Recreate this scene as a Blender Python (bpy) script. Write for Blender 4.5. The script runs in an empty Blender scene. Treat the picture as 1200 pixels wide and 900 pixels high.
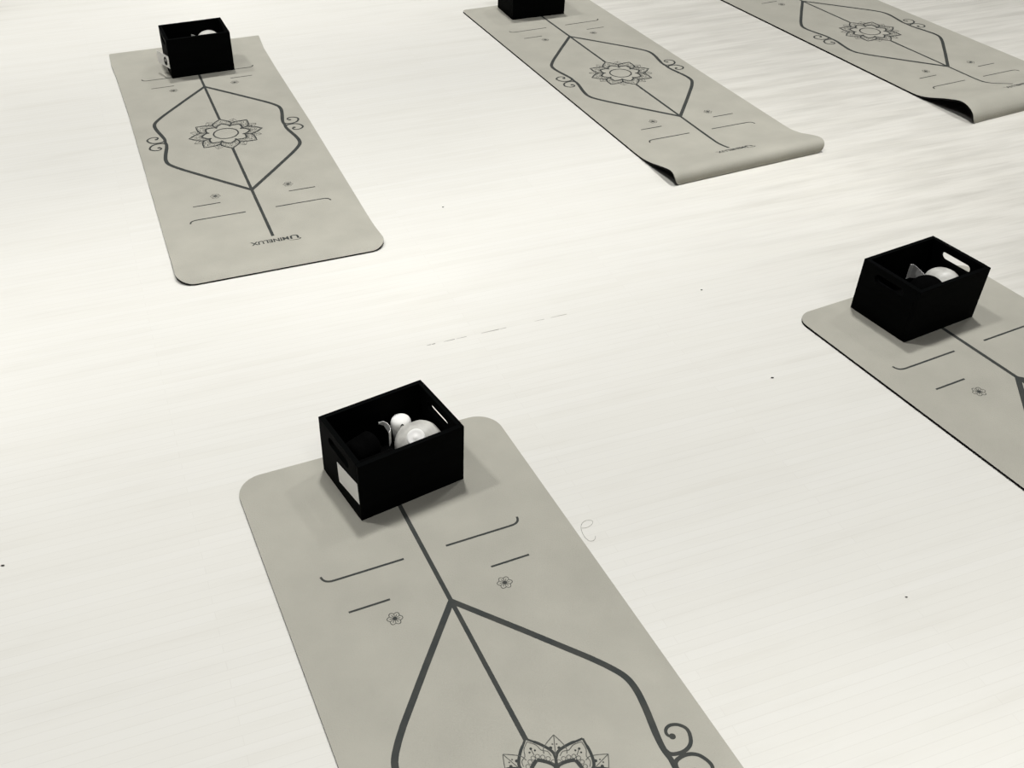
import bpy, bmesh, math, random
from mathutils import Vector, Matrix

random.seed(4)
PI = math.pi
SC = bpy.context.scene
COL = SC.collection

# ------------------------------------------------------------------ materials
def srgb(r, g, b):
    f = lambda c: (c / 12.92 if c <= .04045 else ((c + .055) / 1.055) ** 2.4)
    return (f(r / 255), f(g / 255), f(b / 255), 1)

def new_mat(name, color, rough=.6, spec=.3):
    m = bpy.data.materials.new(name); m.use_nodes = True
    p = m.node_tree.nodes['Principled BSDF']
    p.inputs['Base Color'].default_value = color
    p.inputs['Roughness'].default_value = rough
    p.inputs['Specular IOR Level'].default_value = spec
    return m, m.node_tree, p

def node(nt, t, **kw):
    n = nt.nodes.new(t)
    for k, v in kw.items():
        if hasattr(n, k): setattr(n, k, v)
        else: n.inputs[k].default_value = v
    return n

def mottle(nt, p, c1, c2, scale, detail=4, bump=0., bscale=300., stretch=(1, 1, 1)):
    tc = node(nt, 'ShaderNodeTexCoord'); mp = node(nt, 'ShaderNodeMapping')
    mp.inputs['Scale'].default_value = stretch
    nt.links.new(tc.outputs['Object'], mp.inputs['Vector'])
    n = node(nt, 'ShaderNodeTexNoise', Scale=scale, Detail=detail)
    nt.links.new(mp.outputs[0], n.inputs['Vector'])
    r = node(nt, 'ShaderNodeValToRGB')
    r.color_ramp.elements[0].position = .32; r.color_ramp.elements[0].color = c1
    r.color_ramp.elements[1].position = .68; r.color_ramp.elements[1].color = c2
    nt.links.new(n.outputs['Fac'], r.inputs['Fac'])
    nt.links.new(r.outputs[0], p.inputs['Base Color'])
    if bump:
        b = node(nt, 'ShaderNodeTexNoise', Scale=bscale, Detail=2.)
        nt.links.new(tc.outputs['Object'], b.inputs['Vector'])
        bp = node(nt, 'ShaderNodeBump', Strength=bump, Distance=.002)
        nt.links.new(b.outputs['Fac'], bp.inputs['Height'])
        nt.links.new(bp.outputs[0], p.inputs['Normal'])

def sc4(c, k): return (c[0] * k, c[1] * k, c[2] * k, 1)

# whitewashed plank floor
MFLOOR, nt, p = new_mat('whitewashed_planks', (.8, .79, .74, 1), .5, .12)
tc = node(nt, 'ShaderNodeTexCoord'); mp = node(nt, 'ShaderNodeMapping')
mp.inputs['Rotation'].default_value = (0, 0, math.radians(-19))
nt.links.new(tc.outputs['Object'], mp.inputs['Vector'])
def stretched(sx, sy, scale, detail, rough=.55):
    m2 = node(nt, 'ShaderNodeMapping'); m2.inputs['Scale'].default_value = (sx, sy, 1)
    nt.links.new(mp.outputs[0], m2.inputs['Vector'])
    n = node(nt, 'ShaderNodeTexNoise', Scale=scale, Detail=detail, Roughness=rough)
    nt.links.new(m2.outputs[0], n.inputs['Vector'])
    return n
n1 = stretched(1, 9, 2.2, 5.)
n2 = stretched(1, 16, 5., 3.)
n3 = stretched(1, 1.6, .8, 3.)
br = node(nt, 'ShaderNodeTexBrick')
br.offset = .37; br.squash = 1
br.inputs['Scale'].default_value = 1
br.inputs['Brick Width'].default_value = 1.25
br.inputs['Row Height'].default_value = .02
br.inputs['Mortar Size'].default_value = .0008
br.inputs['Mortar Smooth'].default_value = .4
br.inputs['Color1'].default_value = (1, 1, 1, 1)
br.inputs['Color2'].default_value = (.98, .978, .97, 1)
br.inputs['Mortar'].default_value = (.94, .935, .925, 1)
nt.links.new(mp.outputs[0], br.inputs['Vector'])
def ramp(src, p0, c0, p1, c1):
    r = node(nt, 'ShaderNodeValToRGB')
    r.color_ramp.elements[0].position = p0; r.color_ramp.elements[0].color = c0
    r.color_ramp.elements[1].position = p1; r.color_ramp.elements[1].color = c1
    nt.links.new(src, r.inputs['Fac']); return r.outputs[0]
def mul(a, b, fac=1.):
    m = node(nt, 'ShaderNodeMix', data_type='RGBA', blend_type='MULTIPLY')
    m.inputs[0].default_value = fac
    nt.links.new(a, m.inputs[6]); nt.links.new(b, m.inputs[7]); return m.outputs[2]
FL = (.800, .788, .728, 1)
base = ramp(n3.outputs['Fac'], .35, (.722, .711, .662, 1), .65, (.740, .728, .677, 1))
# greyer, more streaked floor colour on the right side of the hall and in its left corner
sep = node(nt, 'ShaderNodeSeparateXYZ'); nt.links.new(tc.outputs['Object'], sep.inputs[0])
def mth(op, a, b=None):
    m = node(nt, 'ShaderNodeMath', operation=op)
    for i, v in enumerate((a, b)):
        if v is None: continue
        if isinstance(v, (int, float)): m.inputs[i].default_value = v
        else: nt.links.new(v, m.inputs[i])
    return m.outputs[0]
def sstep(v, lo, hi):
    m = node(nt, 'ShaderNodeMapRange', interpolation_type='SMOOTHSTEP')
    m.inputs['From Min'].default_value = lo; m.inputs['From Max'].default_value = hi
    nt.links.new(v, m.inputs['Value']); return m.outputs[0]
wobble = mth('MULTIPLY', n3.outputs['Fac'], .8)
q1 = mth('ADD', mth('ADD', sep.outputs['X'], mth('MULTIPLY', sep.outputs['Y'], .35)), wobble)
grey_mask = mth('MAXIMUM', sstep(q1, 1.75, 3.2), sstep(mth('ADD', mth('MULTIPLY', sep.outputs['X'], -1.), wobble), 2.2, 2.75))
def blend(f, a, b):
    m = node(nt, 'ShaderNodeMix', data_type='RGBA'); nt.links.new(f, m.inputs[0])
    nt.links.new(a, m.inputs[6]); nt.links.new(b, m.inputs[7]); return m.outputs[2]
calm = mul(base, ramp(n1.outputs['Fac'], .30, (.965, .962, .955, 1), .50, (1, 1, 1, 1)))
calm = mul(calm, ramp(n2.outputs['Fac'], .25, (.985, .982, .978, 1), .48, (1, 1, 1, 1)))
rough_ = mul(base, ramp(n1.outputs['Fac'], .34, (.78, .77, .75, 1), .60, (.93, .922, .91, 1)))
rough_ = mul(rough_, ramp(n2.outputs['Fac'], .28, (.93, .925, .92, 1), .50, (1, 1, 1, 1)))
base = blend(grey_mask, calm, rough_)
base = mul(base, br.outputs['Color'])
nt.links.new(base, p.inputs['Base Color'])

MGRIME, _, _ = new_mat('seam_grime', srgb(120, 116, 108), .9, .1)

MATC = (.408, .395, .338, 1)
MMAT, nt, p = new_mat('mat_grey_rubber', MATC, .8, .12)
mottle(nt, p, sc4(MATC, .95), sc4(MATC, 1.05), 9., 5, .5, 330.)
MEDGE, nt, p = new_mat('mat_black_rubber', (.006, .006, .006, 1), .8, .1)
mottle(nt, p, (.004, .004, .004, 1), (.008, .008, .008, 1), 30.)
MPRINT, nt, p = new_mat('mat_dark_print', (.050, .054, .050, 1), .75, .1)
mottle(nt, p, (.045, .050, .048, 1), (.060, .062, .056, 1), 40.)
MPRINTL, nt, p = new_mat('mat_fine_print', (.10, .10, .09, 1), .75, .1)
mottle(nt, p, (.09, .092, .083, 1), (.12, .12, .107, 1), 40.)
MTINT, nt, p = new_mat('mat_tinted_print', sc4(MATC, .72), .78, .1)
mottle(nt, p, sc4(MATC, .74), sc4(MATC, .86), 60.)

MBLACK, nt, p = new_mat('black_stained_wood', (.002, .0022, .0022, 1), .75, .03)
mottle(nt, p, (.0008, .001, .001, 1), (.0018, .0022, .0022, 1), 6., 4, .15, 120., (1, 1, 8))
MPAPER, nt, p = new_mat('white_card', (.93, .92, .88, 1), .7, .2)
mottle(nt, p, (.92, .91, .87, 1), (.94, .93, .89, 1), 20.)
MBALL, nt, p = new_mat('pale_plastic_film', (.62, .61, .56, 1), .38, .4)
mottle(nt, p, (.44, .43, .395, 1), (.72, .71, .655, 1), 26., 3, .5, 45.)
MCLOTH, nt, p = new_mat('black_cloth', (.002, .002, .002, 1), .9, .02)
mottle(nt, p, (.001, .001, .001, 1), (.0022, .0022, .0022, 1), 40., 3, .3, 500.)
MINK, _, _ = new_mat('black_ink', (.006, .006, .006, 1), .7, .1)
MHAIR, _, _ = new_mat('dark_hair', (.20, .19, .17, 1), .6, .2)
MLINT, nt, p = new_mat('dark_lint', (.05, .048, .042, 1), .9, .1)
mottle(nt, p, (.04, .038, .034, 1), (.09, .085, .075, 1), 300.)

# ------------------------------------------------------------------ helpers
def link_mesh(name, me, mats, parent=None, loc=None):
    o = bpy.data.objects.new(name, me); COL.objects.link(o)
    for m in (mats if isinstance(mats, (list, tuple)) else [mats]): me.materials.append(m)
    if parent: o.parent = parent
    if loc: o.location = loc
    return o

def from_bm(name, bm, mats, parent=None, loc=None, smooth=False):
    bmesh.ops.recalc_face_normals(bm, faces=bm.faces[:])
    me = bpy.data.meshes.new(name); bm.to_mesh(me); bm.free()
    if smooth:
        for f in me.polygons: f.use_smooth = True
    return link_mesh(name, me, mats, parent, loc)

def tag(o, label=None, cat=None, group=None, kind=None):
    if label: o['label'] = label
    if cat: o['category'] = cat
    if group: o['group'] = group
    if kind: o['kind'] = kind
    return o

def empty(name, loc, rz=0):
    o = bpy.data.objects.new(name, None); COL.objects.link(o)
    o.location = loc; o.rotation_euler = (0, 0, rz); o.empty_display_size = .1
    return o

def lerp(tab, x):
    if x <= tab[0][0]: return tab[0][1]
    for (a, va), (b, vb) in zip(tab, tab[1:]):
        if x <= b:
            t = (x - a) / (b - a)
            return va + (vb - va) * t
    return tab[-1][1]

# ------------------------------------------------------------------ floor
bm = bmesh.new()
bmesh.ops.create_grid(bm, x_segments=12, y_segments=12, size=7, matrix=Matrix.Translation((1, 4, 0)))
r = bmesh.ops.extrude_face_region(bm, geom=bm.faces[:])
bmesh.ops.translate(bm, verts=[v for v in r['geom'] if isinstance(v, bmesh.types.BMVert)], vec=(0, 0, -.05))
# open stretch of the plank seam, a broken dark line
a, b = Vector((-.0324, 2.0985)), Vector((.1851, 2.1783))
d = (b - a).normalized(); n = Vector((-d.y, d.x))
for t0, t1, wd in ((0, .05, .0011), (.06, .10, .0014), (.20, .33, .0011), (.345, .47, .0009), (.65, .86, .0011), (.87, .95, .0007), (1.3, 1.42, .0006), (1.5, 1.7, .0006)):
    q = [a + (b - a) * t0, a + (b - a) * t1]
    vs = [bm.verts.new((v.x, v.y, .0004)) for v in (q[0] - n * wd * .4, q[1] - n * wd, q[1] + n * wd, q[0] + n * wd * .4)]
    f = bm.faces.new(vs); f.material_index = 1
    if f.normal.z < 0: f.normal_flip()
me = bpy.data.meshes.new('floor'); 
bm.normal_update(); bm.to_mesh(me); bm.free()
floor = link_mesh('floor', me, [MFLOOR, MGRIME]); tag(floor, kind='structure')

# ------------------------------------------------------------------ the printed design (2-D, mat centre at 0,0)
HW, HL, TH, TOPT = .305, .928, .006, .0012
class Print:
    def __init__(s): s.f = []; s.k = 0    # (list of 2-D points, material slot, ink layer)
    def ribbon(s, pts, w, mat=2, step=.008):
        s.k += 1
        P = [Vector(pts[0])]
        W = [w[0] if isinstance(w, (list, tuple)) else w]
        for i in range(len(pts) - 1):
            A, B = Vector(pts[i]), Vector(pts[i + 1])
            if (B - A).length < 1e-4: continue
            k = max(1, math.ceil((B - A).length / step))
            w0, w1 = (w[i], w[i + 1]) if isinstance(w, (list, tuple)) else (w, w)
            for j in range(1, k + 1): P.append(A.lerp(B, j / k)); W.append(w0 + (w1 - w0) * j / k)
        L = []
        for i in range(len(P)):
            t1 = (P[i] - P[i - 1]).normalized() if i else (P[1] - P[0]).normalized()
            t2 = (P[i + 1] - P[i]).normalized() if i < len(P) - 1 else t1
            t = t1 + t2
            t = t.normalized() if t.length > 1e-4 else t1
            n = Vector((-t.y, t.x)); k = min(1.6, 1 / max(.5, n.dot(Vector((-t1.y, t1.x)))))
            L.append((P[i] - n * W[i] / 2 * k, P[i] + n * W[i] / 2 * k))
        for (a, b), (c, d) in zip(L, L[1:]): s.f.append(([a, c, d, b], mat, s.k))
    def disc(s, c, r, mat=2, k=10):
        s.k += 1
        s.f.append(([Vector((c[0] + r * math.cos(2 * PI * i / k), c[1] + r * math.sin(2 * PI * i / k))) for i in range(k)], mat, s.k))

def smooth_line(pts, n=6):
    out = []
    Q = [Vector(q) for q in pts]
    Q = [Q[0] * 2 - Q[1]] + Q + [Q[-1] * 2 - Q[-2]]
    for i in range(1, len(Q) - 2):
        for j in range(n):
            t = j / n
            out.append(.5 * ((2 * Q[i]) + (Q[i + 1] - Q[i - 1]) * t + (2 * Q[i - 1] - 5 * Q[i] + 4 * Q[i + 1] - Q[i + 2]) * t * t
                             + (3 * Q[i] - Q[i - 1] - 3 * Q[i + 1] + Q[i + 2]) * t ** 3))
    out.append(Q[-2]); return out

def make_design():
    D = Print()
    # centre line broken by the mandala
    for s in (1, -1):
        D.ribbon([(0, s * .123), (0, s * .7505)], .0092)
    for sx in (1, -1):
        for sy in (1, -1):
            T = lambda L: [(sx * x, sy * y) for x, y in L]
            # diamond arm
            arm = [(0, .4438), (.0963, .3290), (.1783, .2290)] + [(q.x, q.y) for q in smooth_line([(.1783, .2290), (.2005, .1985), (.2170, .1690), (.2212, .1390), (.2170, .1020), (.2105, .0690), (.2055, .0430), (.2028, .0200), (.2040, -.002)], 5)]
            D.ribbon(T(arm), [.0125] * (len(arm) - 14) + [.0125 - .003 * i / 13 for i in range(14)])
            # scroll
            sp = smooth_line([(.2035, .020), (.2085, .0080), (.2211, .0036), (.2330, .0036), (.2440, .0073), (.2524, .0145), (.2584, .0272), (.2592, .0375), (.2544, .0460), (.2464, .0520), (.2362, .0542), (.2277, .0512), (.2234, .0455), (.2234, .0392), (.2277, .0348)], 4)
            sp = [(q.x, q.y) for q in sp]
            D.ribbon(T(sp), [.0076 - .0022 * i / (len(sp) - 1) for i in range(len(sp))], step=.004)
            D.disc((sx * .2292, sy * .0345), .0058, 2, 14)
            # long line with a hooked outer end
            hk = [(.0453, .5787), (.188, .5787)] + [(q.x, q.y) for q in smooth_line([(.188, .5787), (.1975, .5795), (.2055, .583), (.2102, .5895), (.2118, .597)], 4)]
            D.ribbon(T(hk), .0048)
            D.ribbon(T([(.1057, .493), (.1886, .493)]), .0046)
            # little six petal flower
            fx, fy, R = .1133 * sx, .4463 * sy, .0152
            for k in range(6):
                a = PI / 2 + k * PI / 3 + .35
                e = lambda r, da: (fx + r * math.cos(a + da), fy + r * math.sin(a + da))
                D.ribbon([e(R * .74, -PI / 6), e(R * .93, -.22), e(R, 0), e(R * .93, .22), e(R * .74, PI / 6)], .0013, 2)
                D.ribbon([e(R * .74, PI / 6), e(.004, PI / 6)], .0012, 2)
                D.ribbon([e(.004, 0), e(R * .66, 0)], .0016, 3)
            D.disc((fx, fy), .0042, 2, 10)
    # mandala: eight bold petals, eight fine ones between, a bead row, an inner ring
    for k in range(8):
        a = PI / 2 + k * PI / 4; ca, sa = math.cos(a), math.sin(a)
        q = lambda ax, lat: (ca * ax - sa * lat, sa * ax + ca * lat)
        b = a + PI / 8; cb, sb = math.cos(b), math.sin(b)
        qb = lambda ax, lat: (cb * ax - sb * lat, sb * ax + cb * lat)
        for s in (1, -1):
            o = smooth_line([(.0725, .0300), (.0840, .0312), (.0955, .0262), (.1085, .0165), (.1180, .0070), (.1255, 0)], 4)
            D.ribbon([q(v.x, s * v.y) for v in o], [.0052] * (len(o) - 6) + [.0040] * 6, step=.006)
            ar = smooth_line([(.0540, .0226), (.0630, .0222), (.0720, .0150), (.0790, .0060), (.0825, 0)], 4)
            D.ribbon([q(v.x, s * v.y) for v in ar], .0066, step=.006)
            # fine inner lobe following the bold outline
            lo = smooth_line([(.0800, .0255), (.0900, .0235), (.0960, .0150), (.1080, .0110), (.1190, 0)], 3)
            D.ribbon([q(v.x, s * v.y) for v in lo], .0014, 3)
            # fine petal between two bold ones
            fp = smooth_line([(.0880, .0190), (.0975, .0190), (.1090, .0120), (.1230, 0)], 4)
            D.ribbon([qb(v.x, s * v.y) for v in fp], .0015, 3)
            D.disc(qb(.0985, s * .0070), .0030, 2, 8)
            D.disc(qb(.1055, s * .0035), .0016, 3, 8)
            for ax, lat in ((.0690, .0240), (.0775, .0185), (.0835, .0115), (.0880, .0040)):
                m = 10
                D.ribbon([q(ax + .0040 * math.cos(2 * PI * i / m), s * lat + .0036 * math.sin(2 * PI * i / m)) for i in range(m + 1)], .0011, 3)
            D.disc(q(.0995, s * .0050), .0019, 2, 8)
        D.disc(q(.1050, 0), .0024, 2, 8)
        D.ribbon([q(.0920, 0), q(.1030, 0)], .0014, 3)
        D.ribbon([qb(.0840, 0), qb(.1230, 0)], .0014, 3)
        D.ribbon([qb(.0570, 0), qb(.0800, 0)], [.0065, .0045])
    m = 48
    D.ribbon([(.0415 * math.cos(2 * PI * i / m), .0415 * math.sin(2 * PI * i / m)) for i in range(m + 1)], .0050)
    return D
DESIGN = make_design()

# logo lettering: drawn with the built-in font, flattened into faces
def letter_faces(txt, size, bold=.0):
    cu = bpy.data.curves.new('letters', 'FONT'); cu.body = txt; cu.size = size; cu.offset = bold
    cu.align_x = 'CENTER'; cu.resolution_u = 3
    o = bpy.data.objects.new('letters', cu); COL.objects.link(o)
    dg = bpy.context.evaluated_depsgraph_get(); me = o.evaluated_get(dg).to_mesh()
    F = [[Vector((me.vertices[i].co.x, me.vertices[i].co.y)) for i in p.vertices] for p in me.polygons]
    o.evaluated_get(dg).to_mesh_clear(); bpy.data.objects.remove(o); bpy.data.curves.remove(cu)
    return F
def fit_letters(F, x0, x1, y0, y1):
    """scale glyph faces into a box"""
    X = [v.x for f in F for v in f]; Y = [v.y for f in F for v in f]
    a, b, c, d = min(X), max(X), min(Y), max(Y)
    return [[Vector((x0 + (v.x - a) / (b - a) * (x1 - x0), y0 + (v.y - c) / (d - c) * (y1 - y0))) for v in f] for f in F]
# in reading direction: x grows to the right, y upwards, origin at the middle of the line
LOGO = fit_letters(letter_faces('MINELUX', .03, .0008), -.040, .069, -.0105, .0105) + fit_letters(letter_faces('U', .03, .0008), -.069, -.0435, -.0125, .0105)
arc_ = smooth_line([(-.0700, .0105), (-.0715, .0150), (-.0640, .0185), (-.0500, .0180), (-.0380, .0150)], 4)
sw_ = Print(); sw_.ribbon([(q.x, q.y) for q in arc_], [.0036 - .0024 * i / (len(arc_) - 1) for i in range(len(arc_))])
LOGO += [f[0] for f in sw_.f]

# ------------------------------------------------------------------ yoga mats
class Curl:
    """Near end of a mat that springs up and rolls over to the floor; prof = (y, z) down the underside."""
    def __init__(s, prof=None, skew=0.):
        s.skew = skew        # how much further the left corner reaches than the right one
        s.on = prof is not None
        if not s.on: return
        s.start = prof[0][0]
        P = smooth_line([(s.start - y, z) for y, z in prof], 16)
        D = [0]
        for p0, p1 in zip(P, P[1:]): D.append(D[-1] + (p1 - p0).length)
        s.s0 = D[-1]; s.near = s.s0 - s.start; N = s.N = 240; s.L = []; j = 0
        for i in range(N + 1):
            d = s.s0 * i / N
            while j < len(D) - 2 and D[j + 1] < d: j += 1
            t = (d - D[j]) / (D[j + 1] - D[j]); q = P[j].lerp(P[j + 1], t)
            s.L.append([q.x, max(0., q.y), 0.])
        for i in range(N + 1):
            a, b = s.L[max(0, i - 4)], s.L[min(N, i + 4)]
            s.L[i][2] = math.atan2(b[1] - a[1], b[0] - a[0])
        s.L[0][2] = 0
    def __call__(s, x, y, z):
        if not s.on or y >= s.start: return (x, y, z)
        u = min(1., (s.start - y) / s.s0) * s.N; i = min(s.N - 1, int(u)); t = u - i
        a, b = s.L[i], s.L[i + 1]
        Y, Z, ph = (a[k] + (b[k] - a[k]) * t for k in range(3))
        w = u / s.N; w = w * w * (3 - 2 * w)
        return (x, s.start - (Y - math.sin(ph) * z) + s.skew * (x - .3) * w, Z + math.cos(ph) * z)

def yoga_mat(pos, rot, label, hl=HL, left=None, right=None, kx=1., ky=1., curl=None, rfar=.05, rnear=.05, logo=True):
    root = tag(empty('yoga_mat', (pos[0], pos[1], 0), rot), label, 'yoga mat', 'yoga mats laid out on the studio floor')
    curl = curl or Curl()
    nl = curl.near if curl.on else hl
    left = left or [(-1, -HW), (1, -HW)]; right = right or [(-1, HW), (1, HW)]
    warp = lambda x, y, z: curl(x, y, z)
    # rows along the mat, dense at the corners and through the curl
    ys = set()
    for i in range(61): ys.add(round(-nl + (nl + hl) * i / 60, 5))
    for i in range(13):
        e = 1 - math.cos(i / 12 * PI / 2)
        ys.add(round(-nl + rnear * e, 5)); ys.add(round(hl - rfar * e, 5))
    if curl.on:
        for i in range(49): ys.add(round(-nl + curl.s0 * i / 48, 5))
    ys = sorted(ys)
    def xs(y):
        l, r_ = lerp(left, y), lerp(right, y); ins = 0
        for e, rr in ((hl - y, rfar), (y + nl, rnear)):
            if e < rr: ins = max(ins, rr - math.sqrt(max(0, rr * rr - (rr - e) ** 2)))
        l += ins; r_ -= ins
        return [l + (r_ - l) * i / 10 for i in range(11)]
    def slab(z0, z1, mt, ms):
        bm = bmesh.new(); up, dn = [], []
        for y in ys:
            X = xs(y)
            up.append([bm.verts.new(warp(x, y, z1)) for x in X]); dn.append([bm.verts.new(warp(x, y, z0)) for x in X])
        for i in range(len(ys) - 1):
            for j in range(10):
                f = bm.faces.new((up[i][j], up[i][j + 1], up[i + 1][j + 1], up[i + 1][j])); f.material_index = mt; f.smooth = True
                f = bm.faces.new((dn[i][j], dn[i + 1][j], dn[i + 1][j + 1], dn[i][j + 1])); f.material_index = ms; f.smooth = True
            for j, fl in ((0, 0), (10, 1)):
                q = [up[i][j], up[i + 1][j], dn[i + 1][j], dn[i][j]]
                f = bm.faces.new(q if not fl else q[::-1]); f.material_index = ms
        for i, fl in ((0, 1), (len(ys) - 1, 0)):
            for j in range(10):
                q = [up[i][j], up[i][j + 1], dn[i][j + 1], dn[i][j]]
                f = bm.faces.new(q if not fl else q[::-1]); f.material_index = ms
        bmesh.ops.recalc_face_normals(bm, faces=bm.faces[:])
        for e in bm.edges:
            if len(e.link_faces) == 2 and e.calc_face_angle(0) > .8: e.smooth = False
        return bm
    bm = slab(TH - TOPT, TH, 0, 1)
    for pts, mi, layer in DESIGN.f:
        vs = [bm.verts.new(warp(v.x * kx, v.y * ky, TH + .0002 + layer * 1.2e-6)) for v in pts]
        f = bm.faces.new(vs); f.normal_update()
        if f.normal.z < 0: f.normal_flip()
        f.material_index = mi
    me = bpy.data.meshes.new('top_layer'); bm.to_mesh(me); bm.free()
    link_mesh('top_layer', me, [MMAT, MEDGE, MPRINT, MPRINTL], root)
    bm = slab(0, TH - TOPT, 0, 0)
    me = bpy.data.meshes.new('backing_layer'); bm.to_mesh(me); bm.free()
    o = link_mesh('backing_layer', me, [MEDGE], root); o['label'] = 'black rubber underside and edge'
    if logo:
        bm = bmesh.new()
        def put(F, fx):
            for pts in F:
                vs = [bm.verts.new(warp(*fx(v), TH + .0004)) for v in pts]
                f = bm.faces.new(vs); f.normal_update()
                if f.normal.z < 0: f.normal_flip()
        put(LOGO, lambda v: (-v.x * kx, (-.778 - v.y) * ky))
        o = from_bm('logo_print', bm, [MPRINT], root)
    return root

R = math.radians
S1 = 1.0319
m_left = yoga_mat((-.74276, 3.36814), R(19.386), 'grey patterned mat at the left, shallow fold along its near edge',
    hl=.935, kx=1.0319, ky=1.0151,
    left=[(-.95, -.305), (.3, -.304), (.67, -.3095), (.80, -.315), (.935, -.311)],
    right=[(-.95, .300), (-.736, .299), (0, .303), (.54, .299), (.78, .3005), (.935, .3114)],
    curl=Curl([(-.78, 0), (-.82, .002), (-.86, .006), (-.895, .0095), (-.920, .0085), (-.937, .003), (-.943, 0)]), rfar=.008, rnear=.05)
m_mid = yoga_mat((.71846, 3.89214), R(20.633), 'grey patterned mat with a humped near end, middle of the three far mats',
    hl=.925, kx=1., ky=.9941, left=[(-1, -.2987), (1, -.2987)], right=[(-1, .2987), (1, .2987)],
    curl=Curl([(-.640, 0), (-.680, .0012), (-.710, .005), (-.740, .0110), (-.770, .0200), (-.800, .0285), (-.825, .0345), (-.842, .0355), (-.8535, .0305), (-.8585, .0210), (-.8585, .0105), (-.8555, .0005)], .050), rfar=.025, rnear=.035)
m_right = yoga_mat((1.84236, 4.33262), R(23.201), 'grey patterned mat at the upper right whose near end arches highest off the floor',
    hl=.925, kx=1.0156, ky=.9868, left=[(-1, -.319), (1, -.319)], right=[(-1, .319), (1, .319)],
    curl=Curl([(-.570, 0), (-.610, .0020), (-.648, .0095), (-.686, .0220), (-.718, .0335), (-.748, .0425), (-.772, .0490), (-.795, .0505), (-.815, .0460), (-.832, .0370), (-.843, .0260), (-.8475, .0140), (-.8480, .0005)], .034), rfar=.03, rnear=.02)
m_near = yoga_mat((.18489, .85222), R(22.060), 'large flat grey patterned mat in the foreground under the box of white wrapped items',
    rfar=.058, logo=False)
m_edge = yoga_mat((1.60254, 1.49850), R(25.294), 'flat grey patterned mat cut off by the right side of the picture',
    kx=1.1176, ky=1.0894, rfar=.05, logo=False)

# ------------------------------------------------------------------ black crates
BW, BD, BH, WT = .2465, .1835, .1495, .0115

def slab_box(x0, x1, y0, y1, z0, z1, bev=.0015):
    bm = bmesh.new(); bmesh.ops.create_cube(bm, size=1)
    for v in bm.verts:
        v.co = (x0 + (v.co.x + .5) * (x1 - x0), y0 + (v.co.y + .5) * (y1 - y0), z0 + (v.co.z + .5) * (z1 - z0))
    bmesh.ops.bevel(bm, geom=bm.edges[:], offset=bev, segments=2, affect='EDGES', profile=.6)
    return bm

def slotted_panel(sgn, zc=.119, sl=.094, sh=.023):
    """side panel with a stadium hand hole, panel lies in the y-z plane"""
    bm = bmesh.new()
    y0, y1 = -BD / 2 + WT, BD / 2 - WT
    outer = [(y0, 0), (y1, 0), (y1, BH), (y0, BH)]
    rr = sh / 2; inner = []
    for i in range(9): a = -PI / 2 + PI * i / 8; inner.append((sl / 2 - rr + rr * math.cos(a), zc + rr * math.sin(a)))
    for i in range(9): a = PI / 2 + PI * i / 8; inner.append((-sl / 2 + rr + rr * math.cos(a), zc + rr * math.sin(a)))
    xo = sgn * BW / 2; xi = sgn * (BW / 2 - WT)
    rings = {}
    for key, x in (('o', xo), ('i', xi)):
        V = [bm.verts.new((x, y, z)) for y, z in outer]; Wv = [bm.verts.new((x, y, z)) for y, z in inner]
        E = [bm.edges.new((V[i], V[(i + 1) % 4])) for i in range(4)] + [bm.edges.new((Wv[i], Wv[(i + 1) % len(Wv)])) for i in range(len(Wv))]
        bmesh.ops.triangle_fill(bm, use_beauty=True, edges=E)
        rings[key] = (V, Wv)
    for r_ in (0, 1):
        A, B = rings['o'][r_], rings['i'][r_]
        for i in range(len(A)): bm.faces.new((A[i], A[(i + 1) % len(A)], B[(i + 1) % len(A)], B[i]))
    return bm

def crate(pos, rz, label):
    root = tag(empty('storage_crate', (pos[0], pos[1], TH), rz), label, 'crate', 'black crates standing on the mats')
    from_bm('front_panel', slab_box(-BW / 2, BW / 2, -BD / 2, -BD / 2 + WT, 0, BH), MBLACK, root)
    from_bm('back_panel', slab_box(-BW / 2, BW / 2, BD / 2 - WT, BD / 2, 0, BH), MBLACK, root)
    for s in (-1, 1): from_bm('side_panel', slotted_panel(s), MBLACK, root)
    from_bm('base_panel', slab_box(-BW / 2 + WT, BW / 2 - WT, -BD / 2 + WT, BD / 2 - WT, 0, .008), MBLACK, root)
    return root

c_near = crate((-.10275, 1.61741), R(30.088), 'open black crate on the foreground mat with a white label on its left side')
c_edge = crate((1.24223, 2.22125), R(27.23), 'open black crate on the mat at the right side, black ball inside')
c_left = crate((-.94976, 4.00609), R(20.765), 'open black crate on the far left mat, white tag sticking out beside it')
c_mid = crate((.42283, 4.64145), R(17.957), 'black crate at the top centre, cut off by the upper frame edge')

def card(name, pts, root, th=.0009, out=Vector((-1, 0, 0))):
    """thin bent card: pts = columns of (bottom, top) 3-D points"""
    bm = bmesh.new(); A = []
    for lo, hi in pts:
        A.append([bm.verts.new(Vector(lo)), bm.verts.new(Vector(hi)), bm.verts.new(Vector(hi) + out * th), bm.verts.new(Vector(lo) + out * th)])
    for a, b in zip(A, A[1:]):
        for i in range(4): bm.faces.new((a[i], a[(i + 1) % 4], b[(i + 1) % 4], b[i]))
    bm.faces.new(A[0]); bm.faces.new(A[-1][::-1])
    o = from_bm(name, bm, MPAPER, root); return o

xl = -BW / 2 - .0002
o = card('label_card', [((xl, .0058, .0340), (xl, .0097, .0850)), ((xl, -.0400, .0400), (xl, -.0375, .0920)), ((xl, -.0884, .0460), (xl, -.0844, .0990))], c_near)
o['label'] = 'blank white card label on the left side'

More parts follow.
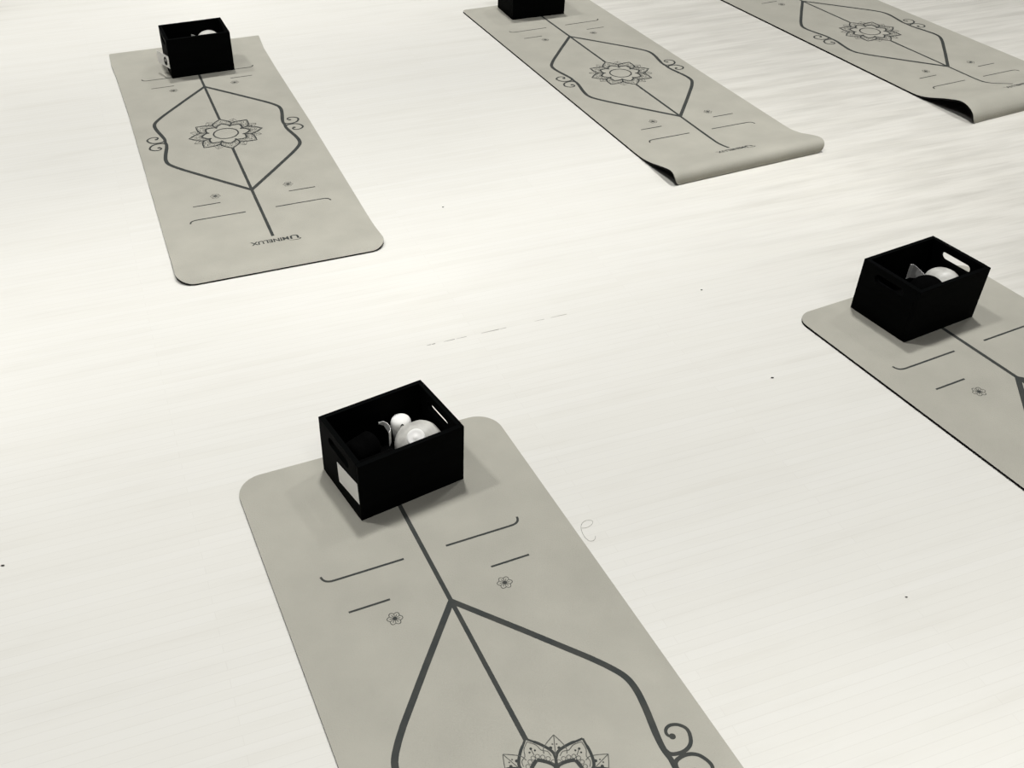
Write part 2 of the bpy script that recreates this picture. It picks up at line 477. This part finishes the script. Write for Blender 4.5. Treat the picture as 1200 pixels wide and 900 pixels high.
# the tag on the far left crate is fixed by its front end and flares outwards
TAGA = R(19.5)
def tagp(l, z): 
    return (xl - .0 - l * math.sin(TAGA), -.086 + l * math.cos(TAGA), z)
o = card('label_card', [(tagp(l, .0370), tagp(l, .0855)) for l in (0, .03, .06, .094)], c_left)
o['label'] = 'white card label bent outwards, black oval mark near its front end'
bm = bmesh.new()
N_ = Vector((-math.cos(TAGA), -math.sin(TAGA), 0))
def onto(l, z, off): return Vector(tagp(l, z)) + N_ * off
k = 20
ro = [bm.verts.new(onto(.027 + .0125 * math.cos(2 * PI * i / k), .0605 + .0165 * math.sin(2 * PI * i / k), .0016)) for i in range(k)]
ri = [bm.verts.new(onto(.027 + .0042 * math.cos(2 * PI * i / k), .0640 + .0060 * math.sin(2 * PI * i / k), .0016)) for i in range(k)]
for i in range(k): bm.faces.new((ro[i], ro[(i + 1) % k], ri[(i + 1) % k], ri[i]))
mk = from_bm('oval_mark', bm, MINK, o)

# ------------------------------------------------------------------ what lies in the crates
def local(root, p):
    c, s = math.cos(root.rotation_euler.z), math.sin(root.rotation_euler.z)
    return (root.location.x + c * p[0] - s * p[1], root.location.y + s * p[0] + c * p[1], root.location.z + p[2])

def folded_cloth(root, label):
    """soft folded cloth covering the crate's base"""
    bm = bmesh.new(); nx, ny = 18, 14
    x0, y0 = BW / 2 - WT - .004, BD / 2 - WT - .004
    G = []
    for top in (1, 0):
        L = []
        for i in range(nx + 1):
            row = []
            for j in range(ny + 1):
                u, v = i / nx * 2 - 1, j / ny * 2 - 1
                e = min(1, (1 - max(abs(u), abs(v))) * 5) ** .5
                z = (.010 + .016 * e + .0015 * math.sin(9 * u + 3 * v) * e) if top else 0
                row.append(bm.verts.new((u * x0, v * y0, z)))
            L.append(row)
        G.append(L)
    for L in G:
        for i in range(nx):
            for j in range(ny): bm.faces.new((L[i][j], L[i + 1][j], L[i + 1][j + 1], L[i][j + 1]))
    edge = [(i, 0) for i in range(nx)] + [(nx, j) for j in range(ny)] + [(i, ny) for i in range(nx, 0, -1)] + [(0, j) for j in range(ny, 0, -1)]
    for a, b in zip(edge, edge[1:] + edge[:1]):
        bm.faces.new((G[0][a[0]][a[1]], G[0][b[0]][b[1]], G[1][b[0]][b[1]], G[1][a[0]][a[1]]))
    o = from_bm('folded_cloth', bm, MCLOTH, None, local(root, (0, 0, .0082)), True)
    o.rotation_euler = (0, 0, root.rotation_euler.z)
    return tag(o, label, 'cloth', 'black cloths lining the crates')

def white_ball(root, p, r, label, seed, medal=None, sq=.9, sx=1., sy=1.):
    """lumpy ball in creased pale film, with a shallow round seal on its upper side"""
    rnd = random.Random(seed)
    t = tag(empty('wrapped_ball', local(root, p), root.rotation_euler.z), label, 'ball', 'pale film wrapped balls in the crates')
    bm = bmesh.new(); bmesh.ops.create_icosphere(bm, subdivisions=4, radius=1)
    dirs = [Vector((rnd.uniform(-1, 1), rnd.uniform(-1, 1), rnd.uniform(-.6, 1))).normalized() for _ in range(11)]
    for v in bm.verts:
        n = v.co.normalized(); k = 1.
        for dv in dirs:
            c = n.dot(dv)
            if c > .86: k = min(k, .955 / c * (1 if c > .9 else 1))
        v.co = Vector((n.x * r * k * sx, n.y * r * k * sy, n.z * r * sq * k + r * sq))
    o = from_bm('wrapped_body', bm, MBALL, t, None, True)
    if medal:
        d = Vector(medal).normalized()
        bm = bmesh.new()
        prof = [(.0, .0022), (.0045, .0022), (.0055, .0012), (.013, .0016), (.0165, .0020), (.018, .0012), (.020, -.002)]
        k = 28; rings = []
        for rr, h in prof:
            if rr == 0: rings.append([bm.verts.new((0, 0, h))]); continue
            rings.append([bm.verts.new((rr * math.cos(2 * PI * i / k), rr * math.sin(2 * PI * i / k), h)) for i in range(k)])
        for i in range(k): bm.faces.new((rings[0][0], rings[1][i], rings[1][(i + 1) % k]))
        for A, B in zip(rings[1:], rings[2:]):
            for i in range(k): bm.faces.new((A[i], B[i], B[(i + 1) % k], A[(i + 1) % k]))
        mo = from_bm('round_seal', bm, MPAPER, t, None, True)
        mo.rotation_mode = 'QUATERNION'; mo.rotation_quaternion = d.to_track_quat('Z', 'Y')
        mo.location = Vector((d.x * r * sx, d.y * r * sy, d.z * r * sq + r * sq)) * 1 - d * .0015
    return t

def black_ball(root, p, r, label):
    bm = bmesh.new(); bmesh.ops.create_uvsphere(bm, u_segments=32, v_segments=20, radius=r)
    for v in bm.verts:
        if abs(v.co.z) < r * .05: v.co *= .985
        v.co.z += r
    o = from_bm('massage_ball', bm, MCLOTH, None, local(root, p), True)
    return tag(o, label, 'ball')

def black_roll(root, a, b, r, label):
    """rolled cloth lying on its side, spiral visible at the ends"""
    A, B = Vector(a), Vector(b); ax = (B - A); L = ax.length; ax.normalize()
    bm = bmesh.new(); k = 28; rings = []
    prof = [(0, .25), (.0, .8), (.006, 1.), (L - .006, 1.), (L, .8), (L, .25)]
    e1 = Vector((0, 0, 1)); e2 = ax.cross(e1)
    for d, f in prof:
        rings.append([bm.verts.new(ax * d + (e1 * math.cos(2 * PI * i / k) + e2 * math.sin(2 * PI * i / k)) * r * f * (1 + (.06 * i / k if f > .5 else 0))) for i in range(k)])
    for P0, P1 in zip(rings, rings[1:]):
        for i in range(k): bm.faces.new((P0[i], P1[i], P1[(i + 1) % k], P0[(i + 1) % k]))
    bm.faces.new(rings[0]); bm.faces.new(rings[-1][::-1])
    o = from_bm('cloth_roll', bm, MCLOTH, None, local(root, A), True)
    o.rotation_euler = (0, 0, root.rotation_euler.z)
    return tag(o, label, 'cloth roll')

def paper_packet(root, p, tilt, label):
    t = tag(empty('paper_packet', local(root, p), root.rotation_euler.z), label, 'packet')
    k = 28; bm = bmesh.new()
    prof = [(.0, .0), (.016, 0), (.0172, .001), (.0200, .030), (.0220, .042), (.0225, .050), (.0218, .056), (.0195, .0605), (.0155, .0635), (.0085, .0655), (.0, .066)]
    rings = []
    for rr, z in prof:
        rings.append([bm.verts.new((rr * math.cos(2 * PI * i / k), rr * math.sin(2 * PI * i / k), z)) for i in range(k)] if rr else [bm.verts.new((0, 0, z))])
    for A, B in zip(rings, rings[1:]):
        for i in range(k):
            j = (i + 1) % k
            if len(A) == 1: bm.faces.new((A[0], B[i], B[j]))
            elif len(B) == 1: bm.faces.new((A[i], B[0], A[j]))
            else: bm.faces.new((A[i], B[i], B[j], A[j]))
    o = from_bm('packet_body', bm, MPAPER, t, None, True)
    # dark printed hook and dot on the wall that faces the front
    bm = bmesh.new()
    def on(an, z): 
        rr = next(r0 + (r1 - r0) * (z - z0) / (z1 - z0) for (r0, z0), (r1, z1) in zip(prof[2:], prof[3:]) if z0 <= z <= z1) + .0006
        return Vector((rr * math.cos(an), rr * math.sin(an), z))
    path = [(-2.12, .052), (-2.10, .0565), (-1.95, .0600), (-1.76, .0585), (-1.62, .0540), (-1.58, .048)]
    for (a0, z0), (a1, z1) in zip(path, path[1:]):
        bm.faces.new([bm.verts.new(q) for q in (on(a0, z0 - .0012), on(a1, z1 - .0012), on(a1, z1 + .0012), on(a0, z0 + .0012))])
    for (a0, z0) in ((-1.93, .0535), (-2.45, .036)):
        bm.faces.new([bm.verts.new(on(a0 + .07 * math.cos(2 * PI * i / 8), z0 + .002 * math.sin(2 * PI * i / 8))) for i in range(8)])
    from_bm('printed_mark', bm, MINK, o)
    t.rotation_euler = (tilt[0], tilt[1], root.rotation_euler.z)
    return t

def curled_strip(root, pts, w, label):
    """standing strip of white wrapper: pts = (x, y, z centre, half height scale)"""
    bm = bmesh.new(); A = []
    for x, y, z, h in pts:
        A.append((bm.verts.new((x, y, z - h)), bm.verts.new((x, y, z + h))))
    for (a, b), (c, d) in zip(A, A[1:]): bm.faces.new((a, c, d, b))
    o = from_bm('paper_strip', bm, MPAPER)
    sm = o.modifiers.new('thick', 'SOLIDIFY'); sm.thickness = .0010
    o.location = root.location; o.rotation_euler = root.rotation_euler
    return tag(o, label, 'paper strip')

for rt, lb in ((c_near, 'black cloth lining the crate on the foreground mat'), (c_edge, 'black cloth lining the crate on the right mat'), (c_left, 'black cloth lining the crate on the left mat')):
    folded_cloth(rt, lb)
ZB = .034
white_ball(c_near, (.053, -.022, ZB), .054, 'pale creased film ball with a round seal, in the foreground crate', 3, medal=(-.34, -.45, .82), sy=.9)
paper_packet(c_near, (.050, .0525, ZB), (R(-2), R(2), 0), 'small white round-topped packet with dark marks behind the pale ball in the foreground crate')
curled_strip(c_near, [(.001, .060, .101, .002), (.011, .056, .099, .006), (.015, .046, .094, .011), (.016, .036, .088, .015), (.013, .027, .084, .018), (.005, .020, .082, .019)], .02,
             'narrow curled white paper strip left of the packet in the foreground crate')
black_roll(c_near, (-.080, .030, ZB + .032), (-.020, .046, ZB + .032), .029, 'black cloth roll at the back left inside the foreground crate')
black_roll(c_near, (-.090, -.042, ZB + .036), (-.006, -.042, ZB + .036), .032, 'black cloth roll along the front left inside the foreground crate')

white_ball(c_edge, (.071, -.014, ZB - .004), .053, 'pale film ball beside a black ball in the crate on the right mat', 8, sq=.80, sx=.76)
black_ball(c_edge, (-.014, -.031, ZB + .004), .045, 'smooth black ball in the crate on the right mat')
curled_strip(c_edge, [(.000, .045, .100, .022), (.010, .043, .100, .020), (.020, .036, .096, .016), (.026, .026, .092, .012), (.030, .014, .088, .009)], .02,
             'white flared paper strip behind the black ball in the right crate')

white_ball(c_left, (.054, .012, ZB + .006), .050, 'pale film ball just showing over the rim of the far left crate', 5)
curled_strip(c_left, [(-.010, .020, .112, .010), (.000, .018, .110, .008), (.010, .012, .108, .007), (.018, .004, .106, .006)], .02,
             'small white paper strip beside the ball in the far left crate')

# ------------------------------------------------------------------ lint and a hair on the boards
def speck(p, s, label, seed):
    rnd = random.Random(seed); bm = bmesh.new(); bmesh.ops.create_icosphere(bm, subdivisions=2, radius=s)
    for v in bm.verts:
        v.co = Vector((v.co.x * 1.5, v.co.y * .8, (v.co.z + s) * .5)) * rnd.uniform(.75, 1.1)
    zmin = min(v.co.z for v in bm.verts)
    for v in bm.verts: v.co.z -= zmin
    return tag(from_bm('lint_speck', bm, MLINT, None, (p[0], p[1], 0)), label, 'lint', 'lint specks on the floor')
speck((.0147, 2.8269), .0022, 'tiny dark speck on the bare floor right of the left mat', 1)
speck((.7172, 2.3447), .0022, 'tiny dark speck on open floor left of the right crate', 2)
speck((.8083, 1.9516), .0026, 'dark speck on the floor just left of the right mat edge', 3)
speck((-.8700, 1.3684), .0026, 'dark crumb of lint at the left edge of the picture', 4)
speck((.8859, 1.2680), .0018, 'faint dark fleck on the bare floor at the lower right', 5)

def thread(name, pts, r, label, cat):
    P = smooth_line([(x, y) for x, y in pts], 6); bm = bmesh.new(); R0 = []
    for i, q in enumerate(P):
        t = (P[min(i + 1, len(P) - 1)] - P[max(i - 1, 0)]).normalized(); n = Vector((-t.y, t.x))
        R0.append([bm.verts.new((q.x + n.x * r * math.cos(a), q.y + n.y * r * math.cos(a), r + r * math.sin(a))) for a in (0, PI / 2, PI, 3 * PI / 2)])
    for A, B in zip(R0, R0[1:]):
        for i in range(4): bm.faces.new((A[i], A[(i + 1) % 4], B[(i + 1) % 4], B[i]))
    bm.faces.new(R0[0]); bm.faces.new(R0[-1][::-1])
    return tag(from_bm(name, bm, MHAIR, None, None, True), label, cat)
thread('hair_strand', [(.2870, 1.4560), (.2990, 1.4580), (.3090, 1.4650), (.3135, 1.4740), (.3080, 1.4790), (.2980, 1.4770), (.2905, 1.4690), (.2872, 1.4580), (.2885, 1.4430), (.2920, 1.4310), (.2990, 1.4215), (.3070, 1.4210), (.3120, 1.4260), (.3140, 1.4340)],
       .00035, 'thin looped hair lying on the floor beside the foreground mat', 'hair')

# ------------------------------------------------------------------ light: rows of square ceiling panels, turned with the planks
U = Vector((math.cos(R(22)), math.sin(R(22)), 0)); V = Vector((-U.y, U.x, 0))
O = Vector((-.10, 2.44, 3.0))
ROW = {-1: .95, 0: 1., 1: .96, 2: .96}
for i in range(-3, 5):
    for j in ROW:
        q = O + U * (1.47 * i) + V * (2.54 * j)
        k = ROW[j] * (.80 if i >= 2 and j >= 0 else 1.)
        la = bpy.data.lights.new('ceiling_panel_light', 'AREA'); la.shape = 'SQUARE'; la.size = .22
        la.energy = 14.9 * k; la.color = (1, .995, .985); la.spread = R(84 if j >= 0 else 73)
        lo = bpy.data.objects.new('ceiling_panel_light', la); COL.objects.link(lo); lo.location = q; lo.rotation_euler = (0, 0, R(22))

w = bpy.data.worlds.new('studio_air'); SC.world = w; w.use_nodes = True
w.node_tree.nodes['Background'].inputs[0].default_value = (.93, .97, 1, 1)
w.node_tree.nodes['Background'].inputs[1].default_value = .02

# ------------------------------------------------------------------ camera
cd = bpy.data.cameras.new('camera'); cam = bpy.data.objects.new('camera', cd); COL.objects.link(cam)
cd.sensor_width = 36; cd.lens = 1193.266 / 1200 * 36
cd.shift_x = (600 - 515.43) / 1200; cd.shift_y = (462.82 - 450) / 1200
cd.clip_start = .02
cam.matrix_world = Matrix.Translation((0, 0, 1.52237)) @ Matrix.Rotation(PI / 2 - .676142, 4, 'X') @ Matrix.Rotation(-.009022, 4, 'Z')
SC.camera = cam
SC.view_settings.view_transform = 'Standard'; SC.view_settings.look = 'None'
SC.view_settings.gamma = 1; SC.view_settings.use_curve_mapping = False
SC.view_settings.exposure = 0
